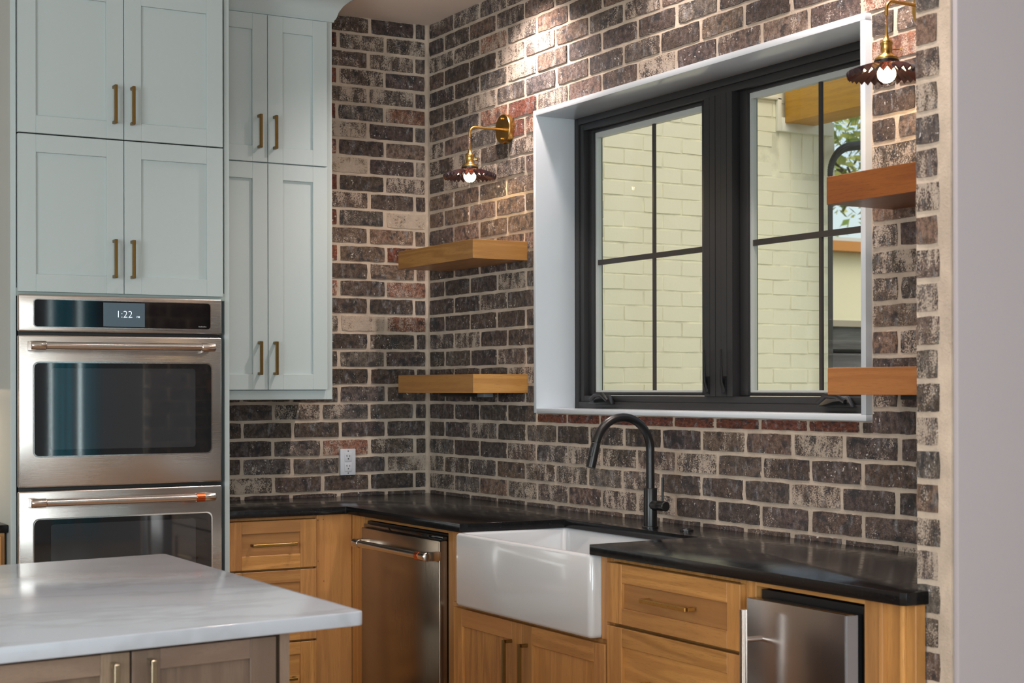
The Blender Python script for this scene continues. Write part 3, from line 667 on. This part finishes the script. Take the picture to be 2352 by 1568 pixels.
# drawers right of the sink
dr2 = thing('drawer_cabinet', 'oak drawer cabinet between the sink and the beverage cooler', 'cabinet', (-.3, -2.72, 0))
obj('carcass', B(-.59, -.01, -2.402, -3.04, .1, .882), M['oaky'], dr2)
obj('sink_stile', B(-.59, FXB - .012, -2.369, -2.399, .633, .8835), M['oakz'], dr2, bevel=.001, seg=1)
c = MB(); c.box(-.59, FXB, -2.400, -2.42, .1, .884); c.box(-.59, FXB, -3.02, -3.05, .1, .884); c.box(-.59, FXB, -2.42, -3.02, .868, .884); obj('face_frame', c, M['oakz'], dr2, bevel=.001, seg=1)
for z0_, z1_ in ((.690, .8665), (.40, .680), (.115, .392)):
    d = shaker(dr2, 'drawer', 'x', -.632, -3.043, -2.410, z0_, z1_, (M['oaky'], M['oakz'], M['oaky']), .056, .078, .055, .048)
    pull(d, 'x', -.632, -2.845, (z0_ + z1_) / 2, .222, False, M['brass'])
# beverage cooler bay
bf = thing('cooler_surround', 'oak face frame around the beverage cooler at the brick pier', 'cabinet', (-.3, -3.35, 0))
obj('left_stile', B(-.57, FXB, -3.052, -3.085, 0, .8835), M['oakz'], bf, bevel=.001, seg=1)
obj('top_rail', B(-.57, FXB, -3.085, -3.492, .866, .8835), M['oaky'], bf, bevel=.001, seg=1)
obj('right_stile', B(-.57, FXB, -3.492, -3.545, 0, .8835), M['oakz'], bf, bevel=.001, seg=1)
obj('bead_strip', B(-.57, FXB - .008, -3.547, -3.562, 0, .8835), M['oakz'], bf, bevel=.004, seg=2)
obj('end_panel', B(-.57, FXB + .006, -3.562, -3.612, 0, .8835), M['oakz'], bf, bevel=.001, seg=1)
obj('end_bead', B(-.578, FXB - .004, -3.612, -3.627, 0, .8835), M['oakz'], bf, bevel=.004, seg=2)
obj('scribe_strip', B(-.5785, FXB + .002, -3.627, -3.660, 0, .8835), M['oakz'], bf, bevel=.002, seg=1)
bc = thing('beverage_cooler', 'undercounter beverage cooler with dark stainless door and vertical bar handle', 'cooler', (-.33, -3.29, .08))
obj('cabinet_body', B(-.60, -.02, -3.095, -3.487, .08, .858), M['black'], bc)
obj('door_panel', B(-.660, -.622, -3.105, -3.478, .10, .842), steel('cooler_steel', (.34, .30, .285), .24, 'z'), bc, bevel=.003)
obj('edge_sheen', B(-.656, -.6225, -3.4782, -3.4815, .103, .839), simple('edge_daylight_sheen', (.26, .26, .28), .45, .3), bc)  # added pale sheet, daylight reflection on the door's side put into its colour
obj('door_gasket', B(-.622, -.602, -3.110, -3.474, .11, .838), M['black'], bc)
h = obj('handle', MB().tube([(-.715, -3.163, .20), (-.715, -3.163, .822)], .0105, 18), M['handle_steel'], bc, smooth=True)
for zz in (.27, .745): obj('standoff', MB().tube([(-.715, -3.163, zz), (-.658, -3.163, zz)], [.0075, .0075], 14), M['handle_steel'], h, smooth=True)

# sink -------------------------------------------------------------------
sk = thing('farmhouse_sink', 'white fireclay apron-front farmhouse sink under the window', 'sink', (-.43, -1.935, .632))
def rr2(x0, x1, y0, y1, r, z, n=5):
    P = []
    for cx, cy, a0 in ((x1 - r, y0 + r, -90), (x1 - r, y1 - r, 0), (x0 + r, y1 - r, 90), (x0 + r, y0 + r, 180)):
        for i in range(n + 1):
            a = math.radians(a0 + 90 * i / n); P.append((cx + r * math.cos(a), cy + r * math.sin(a), z))
    return P
sx0, sx1, sy0, sy1 = -.662, -.200, -2.366, -1.503
def ins(d, r, z): return rr2(sx0 + d, sx1 - d, sy0 + d, sy1 - d, r, z)
L = [ins(.012, .012, .633), ins(.004, .016, .636), ins(0, .018, .645), ins(0, .018, .874), ins(.002, .018, .879), ins(.006, .018, .883), ins(.012, .018, .8842), ins(.018, .02, .883), ins(.0215, .02, .880), ins(.023, .022, .872), ins(.026, .03, .70), ins(.034, .04, .672), ins(.055, .04, .662)]
obj('basin', MB().loops(L), M['fireclay'], sk, smooth=True, angle=60)
obj('drain', MB().lathe([(.001, .0), (.045, .0), (.045, .003), (.035, .004), (.03, -.004 + .006), (.001, .002)], (-.43, -1.935, .662), 24), M['handle_steel'], sk, smooth=True)
# faucet ------------------------------------------------------------------
fa = thing('faucet', 'matte black gooseneck kitchen faucet with pull-down spray head', 'faucet', (-.165, -1.968, CT))
fx, fy = -.165, -1.968
obj('base_flange', MB().lathe([(.001, 0), (.0275, 0), (.0275, .004), (.025, .0055), (.0235, .0055)], (fx, fy, CT), 28), M['fblack'], fa, smooth=True)
obj('body', MB().lathe([(.0001, .004), (.0225, .004), (.0225, .130), (.0215, .1325), (.0001, .1325)], (fx, fy, CT), 28), M['fblack'], fa, smooth=True)
Rr = .110; zc = 1.1745
path = [(fx, fy, CT + .13), (fx, fy, 1.10), (fx, fy, zc)] + [(fx - Rr + Rr * math.cos(a), fy, zc + Rr * math.sin(a)) for a in [math.radians(165 * i / 20) for i in range(1, 21)]]
obj('spout', MB().tube(path, .0143, 18), M['fblack'], fa, smooth=True)
e = Vector(path[-1]); dv = Vector((-math.sin(math.radians(15)), 0, -math.cos(math.radians(15))))
sh = obj('spray_head', MB().tube([e, e + dv * .002, e + dv * .004, e + dv * .07, e + dv * .084, e + dv * .086], [.0135, .0135, .0152, .0165, .0160, .013], 20), M['fblack'], fa, smooth=True)
bt = MB(); q = e + dv * .016 + Vector((-.0125, -.006, 0)); bt.tube([q, q + dv * .03], .0065, 8); obj('spray_button', bt, M['black'], sh, smooth=True)
hp = obj('handle_pivot', MB().lathe([(.0001, 0), (.0165, 0), (.0165, -.040), (.0162, -.0405), (.0165, -.041), (.0165, -.078), (.015, -.080), (.0001, -.080)], (fx, fy - .010, .990), 26, 'y'), M['fblack'], fa, smooth=True)
obj('lever', MB().tube([(fx, fy - .070, 1.0), (fx, fy - .070, 1.085)], .0042, 10), M['fblack'], hp, smooth=True)
sw = thing('sink_air_switch', 'small black push button set in the granite beside the faucet', 'button', (-.129, -2.123, CT))
obj('collar', MB().lathe([(.001, 0), (.0225, 0), (.0225, .003), (.020, .005), (.001, .005)], (-.129, -2.123, CT), 24), M['fblack'], sw, smooth=True)
obj('button', MB().lathe([(.001, .004), (.015, .004), (.014, .008), (.001, .0085)], (-.129, -2.123, CT), 24), M['black'], sw, smooth=True)
# shelves -------------------------------------------------------------------
for a in 'xyz':  # darker, redder oak tones for the shelves beside the brick pier
    M['dshelf' + a] = oak('dark_red_shelf_' + a, a, (.25, .078, .014), (.165, .045, .008), .4)
    M['mshelf' + a] = oak('brown_shelf_' + a, a, (.36, .145, .042), (.23, .08, .02), .4)
def shelf(label, z0, z1, ya, yb, near_end):
    """box shelf on the window wall: ya far end, yb near end"""
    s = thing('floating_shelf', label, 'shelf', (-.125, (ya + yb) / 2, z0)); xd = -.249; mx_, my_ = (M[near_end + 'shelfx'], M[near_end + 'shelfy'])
    f = MB(); f.add([(xd, ya, z0), (xd, yb, z0), (xd + .02, yb + .02, z0), (xd + .02, ya, z0), (xd, ya, z1), (xd, yb, z1), (xd + .02, yb + .02, z1), (xd + .02, ya, z1)], [(0, 3, 2, 1), (4, 5, 6, 7), (0, 1, 5, 4), (1, 2, 6, 5), (2, 3, 7, 6), (3, 0, 4, 7)])
    obj('front_board', f, my_, s, bevel=.0008, seg=1)
    f = MB(); f.add([(xd, yb, z0), (.006, yb, z0), (.006, yb + .02, z0), (xd + .02, yb + .02, z0), (xd, yb, z1), (.006, yb, z1), (.006, yb + .02, z1), (xd + .02, yb + .02, z1)], [(0, 3, 2, 1), (4, 5, 6, 7), (0, 1, 5, 4), (1, 2, 6, 5), (2, 3, 7, 6), (3, 0, 4, 7)])
    obj('end_board', f, mx_, s, bevel=.0008, seg=1)
    obj('far_end_board', B(xd + .02, .006, ya - .02, ya, z0, z1), mx_, s)
    obj('bottom_board', B(xd + .02, .006, yb + .02, ya - .02, z0, z0 + .018), my_, s)
    obj('top_board', B(xd + .02, .006, yb + .02, ya - .02, z1 - .018, z1), my_, s)
    return s
shelf('upper oak floating shelf in the brick corner below the lit sconce', 1.893, 1.9685, -.2125, -.8805, '')
shelf('lower oak floating shelf in the brick corner', 1.3635, 1.438, -.2105, -.8815, '')
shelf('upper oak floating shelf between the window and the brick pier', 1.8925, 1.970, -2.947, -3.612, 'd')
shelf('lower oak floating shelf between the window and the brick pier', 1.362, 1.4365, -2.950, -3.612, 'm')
def strip_light(label, ya, yb, xq):
    s = thing('under_shelf_strip', label, 'power strip', (xq, (ya + yb) / 2, 1.35))
    obj('housing', B(xq - .02, xq + .02, yb, ya, 1.348, 1.3637), M['black'], s, bevel=.002)
    obj('end_bracket', B(xq - .022, xq + .022, yb - .002, yb + .055, 1.346, 1.3637), simple('grey_bracket', (.16, .17, .18), .35), s, bevel=.003)
    obj('bracket_screw', MB().lathe([(.004, 0), (.004, -.0012)], (xq, yb + .006, 1.3465), 10), M['slot'], s)
strip_light('thin black strip with grey bracket under the corner shelf', -.42, -.79, -.13)
strip_light('thin black strip under the shelf beside the brick pier', -3.10, -3.55, -.10)
# sconces -----------------------------------------------------------------
def shade_glass():
    m, n, l, p = newmat('smoked_amethyst_glass')
    p.inputs['Base Color'].default_value = (.018, .010, .014, 1); p.inputs['Roughness'].default_value = .08; p.inputs['Specular IOR Level'].default_value = .8
    t = n.new('ShaderNodeBsdfTransparent'); t.inputs[0].default_value = (.34, .16, .12, 1); mx = n.new('ShaderNodeMixShader')
    tc = n.new('ShaderNodeTexCoord'); nz = noise(n, l, tc.outputs['Object'], 30, 2)
    l.new(rng(n, l, nz, .2, .8, .10, .20), mx.inputs[0]); l.new(p.outputs[0], mx.inputs[1]); l.new(t.outputs[0], mx.inputs[2]); l.new(mx.outputs[0], n['Material Output'].inputs[0]); return m
M['shade'] = shade_glass()
M['bulb'] = simple('lit_bulb', (1, .9, .7), .2, emit=(1.0, .70, .34), es=95)
M['cord'] = simple('twisted_copper_cord', (.45, .22, .10), .5)
def sconce(yc, label, key):
    s = thing('wall_sconce', label, 'sconce', (0, yc, 2.44)); zc = 2.438; xb = -.174
    bp = obj('backplate', MB().lathe([(.0001, 0.004), (.060, 0.004), (.060, -.020), (.0575, -.0235), (.0001, -.0235)], (0, yc, zc + .003), 48, 'x'), M['brass'], s, smooth=True)
    for dz in (-.041, .041): obj('screw', MB().lathe([(.0001, 0), (.0048, 0), (.0048, -.006), (.003, -.008), (.0001, -.008)], (-.0235, yc, zc + .003 + dz), 12, 'x'), M['brass'], bp, smooth=True)
    r = .026; pa = [(-.02, yc, zc), (xb + r, yc, zc)] + [(xb + r - r * math.sin(a), yc, zc - r + r * math.cos(a)) for a in [math.radians(90 * i / 8) for i in range(1, 9)]] + [(xb, yc, 2.397)]
    obj('arm', MB().tube(pa, .0052, 14), M['brass'], s, smooth=True)
    cm = MB()
    for ph in (0, math.pi):
        cm.tube([(xb + .0018 * math.cos(ph + t * 1.1), yc + .0018 * math.sin(ph + t * 1.1), 2.40 - .0032 * t) for t in range(0, 14)], .0018, 6)
    obj('cord', cm, M['cord'], s, smooth=True)
    so = obj('socket', MB().lathe([(.0001, .0), (.003, .0), (.0036, -.012), (.0046, -.028), (.006, -.031), (.0085, -.038), (.0145, -.044), (.0175, -.050), (.0175, -.053), (.0160, -.055), (.0155, -.078), (.0175, -.081), (.019, -.083), (.030, -.089), (.0325, -.093), (.0325, -.097), (.0001, -.097)], (xb, yc, 2.372), 28), M['brass'], s, smooth=True, angle=50)
    km = MB()
    if key: km.tube([(xb + .014, yc - .006, 2.306), (xb + .026, yc - .012, 2.306)], .0022, 8); km.lathe([(.0001, 0), (.0075, 0), (.0075, .003), (.0001, .003)], (xb + .026, yc - .012, 2.306), 14, 'x')
    else: km.tube([(xb + .013, yc - .01, 2.304), (xb + .030, yc - .022, 2.304)], [.0018, .0018], 8); km.tube([(xb + .028, yc - .021, 2.304), (xb + .033, yc - .0245, 2.304)], [.002, .0052], 8)
    obj('switch_key', km, M['brass'], so, smooth=True)
    obj('shade_collar', MB().lathe([(.030, 0), (.034, -.003), (.034, -.010), (.028, -.010), (.028, 0), (.030, 0)], (xb, yc, 2.2765), 28, 'z', False), M['fblack'], s, smooth=True)
    N = 32; n = N * 4; rings = []
    def prof(tt): return .030 + (.106 - .030) * tt, 2.268 - .022 * tt - .008 * tt * tt
    for side in (0, 1):
        seq = [0, .15, .35, .55, .75, .9, 1.0] if side == 0 else [1.0, .9, .75, .55, .35, .15, 0]
        for tt in seq:
            rad, zz = prof(tt); amp = .0060 * tt ** .8; rg = []
            for i in range(n):
                ph = 2 * math.pi * i / n; wv = math.sin(N * ph)
                wv = math.copysign(abs(wv) ** .8, wv)
                rg.append((xb + (rad + .002 * wv * tt) * math.cos(ph), yc + (rad + .002 * wv * tt) * math.sin(ph), zz + amp * wv - .0030 * side - (.004 * tt if side else 0)))
            rings.append(rg)
    obj('shade', MB().loops(rings + [rings[0]], False), M['shade'], s, smooth=True, angle=50)
    obj('bulb', MB().lathe([(.0001, .038), (.010, .038), (.0115, .026), (.018, .018), (.0235, .008), (.025, 0), (.0235, -.009), (.018, -.0175), (.010, -.023), (.0001, -.025)], (xb, yc, 2.238), 28), M['bulb'], s, smooth=True)
sconce(-.7186, 'brass wall sconce with smoked pleated glass shade in the brick corner', True)
sconce(-3.107, 'brass wall sconce with smoked pleated glass shade beside the brick pier', False)
# outlet ---------------------------------------------------------------------
ol = thing('wall_outlet', 'white double outlet plate on the brick back wall', 'outlet', (-.395, 0, 1.062))
oc, oz = -.3955, 1.0625
obj('cover_plate', B(oc - .0365, oc + .0365, -.012, .004, oz - .0575, oz + .0575), M['plastic'], ol, bevel=.0035, seg=2)
for dz in (-.0215, .0215):
    rc = obj('receptacle', B(oc - .017, oc + .017, -.0145, -.011, oz + dz - .0185, oz + dz + .0185), M['plastic'], ol, bevel=.001)
    sl = MB(); sl.box(oc - .0075, oc - .0055, -.0150, -.0143, oz + dz + .001, oz + dz + .010); sl.box(oc - .0105, oc - .0075, -.0150, -.0143, oz + dz + .0045, oz + dz + .0065); sl.box(oc + .0055, oc + .0075, -.0150, -.0143, oz + dz + .001, oz + dz + .009); sl.lathe([(.0028, 0), (.0028, -.0007)], (oc, -.0143, oz + dz - .0075), 12, 'y')
    obj('slots', sl, M['slot'], rc)
for dz in (-.048, .048): obj('plate_screw', MB().lathe([(.0028, 0), (.0028, -.001)], (oc, -.0118, oz + dz), 10, 'y'), M['handle_steel'], ol)
# island ------------------------------------------------------------------------
def fr(x): return -3.298 + .1215 * (x + 1.832)
def bk(x): return -1.945 + .1215 * (x + 1.8175)
XL, XR = -3.3, -1.826
def rnd(poly, r, n=5):
    out = []
    for i, p in enumerate(poly):
        p = Vector(p); a = (Vector(poly[i - 1]) - p).normalized(); b = (Vector(poly[(i + 1) % len(poly)]) - p).normalized()
        s, e_ = p + a * r, p + b * r
        for k in range(n + 1):
            t = k / n; out.append(tuple(s * (1 - t) ** 2 + p * 2 * t * (1 - t) + e_ * t * t))
    return out
tag(obj('island_countertop', MB().prism(rnd([(XL, fr(XL)), (XR, fr(XR)), (XR, bk(XR)), (XL, bk(XL))], .018), .8835, .914), M['quartz'], None, bevel=.003, seg=3, origin=(-2.4, -2.7, .8835)), 'white quartz island countertop with faint grey veins', 'countertop')
M['ibrass'] = simple('brass_window_sheen', (.48, .42, .30), .25, 1)  # brass paled to carry the window's reflection in its colour
isl = thing('island_cabinet', 'greyish oak island cabinet under the white quartz top', 'cabinet', (-2.6, -2.7, 0))
ang = math.atan(.1215); isl.rotation_euler = (0, 0, 0)
def skew(mb):
    mb.v = [(x, y + .1215 * (x + 1.832), z) for x, y, z in mb.v]; return mb
CY = -3.262; IR = -1.995
obj('carcass', skew(B(-3.25, IR, CY + .02, -2.02, .1, .8835)), M['ioakx'], isl)
obj('face_frame', skew(B(IR - .022, IR, CY - .016, CY + .02, .1, .8835)), M['ioakz'], isl)
def ishaker(a0, a1, z0_, z1_, hx):
    d = CY - .018; w = .058
    p = obj('door', skew(B(a0 + .03, a1 - .03, d + .010, d + .018, z0_ + .03, z1_ - .02)), M['ioakz'], isl)
    for q0, q1 in ((a0, a0 + w), (a1 - w, a1)): obj('stile', skew(B(q0, q1, d, d + .018, z0_, z1_)), M['ioakz'], p, bevel=.001, seg=1)
    for q0, q1 in ((z0_, z0_ + w), (z1_ - .040, z1_)): obj('rail', skew(B(a0 + w, a1 - w, d, d + .018, q0, q1)), M['ioakx'], p, bevel=.001, seg=1)
    h = MB(); t = .0055; h.box(hx - t, hx + t, d - .034, d - .023, .72, .862)
    for zz in (.72, .851): h.box(hx - t, hx + t, d - .03, d + .001, zz, zz + .011)
    obj('handle', skew(h), M['ibrass'], p, bevel=.001, seg=1)
ishaker(-2.335, -2.026, .12, .878, -2.300); ishaker(-2.655, -2.3395, .12, .878, -2.374)
# the room behind the camera, seen only as reflections --------------------------------
m_, n_, l_, p_ = newmat('teal_curtain'); tl = n_.new('ShaderNodeBsdfTranslucent'); tl.inputs[0].default_value = (.03, .48, .60, 1); p_.inputs['Base Color'].default_value = (.03, .30, .38, 1)
ad_ = n_.new('ShaderNodeMixShader'); ad_.inputs[0].default_value = .6; l_.new(p_.outputs[0], ad_.inputs[1]); l_.new(tl.outputs[0], ad_.inputs[2]); l_.new(ad_.outputs[0], n_['Material Output'].inputs[0]); M['teal'] = m_
cu = thing('curtain', 'teal curtain panel at the rear window', 'curtain', (.4, -9.2, 0))
for x0, x1 in ((.265, .455), (.525, .685)):
    pts = []; nn = 40
    for i in range(nn + 1):
        t = i / nn; pts.append((x0 + (x1 - x0) * t, -9.2 + .05 * math.sin(t * 22)))
    mb = MB(); mb.v = [(x, y, .05) for x, y in pts] + [(x, y, 2.7) for x, y in pts]; k = nn + 1
    mb.f = [(i, i + 1, k + i + 1, k + i) for i in range(nn)]; obj('curtain_fold', mb, M['teal'], cu, smooth=True)
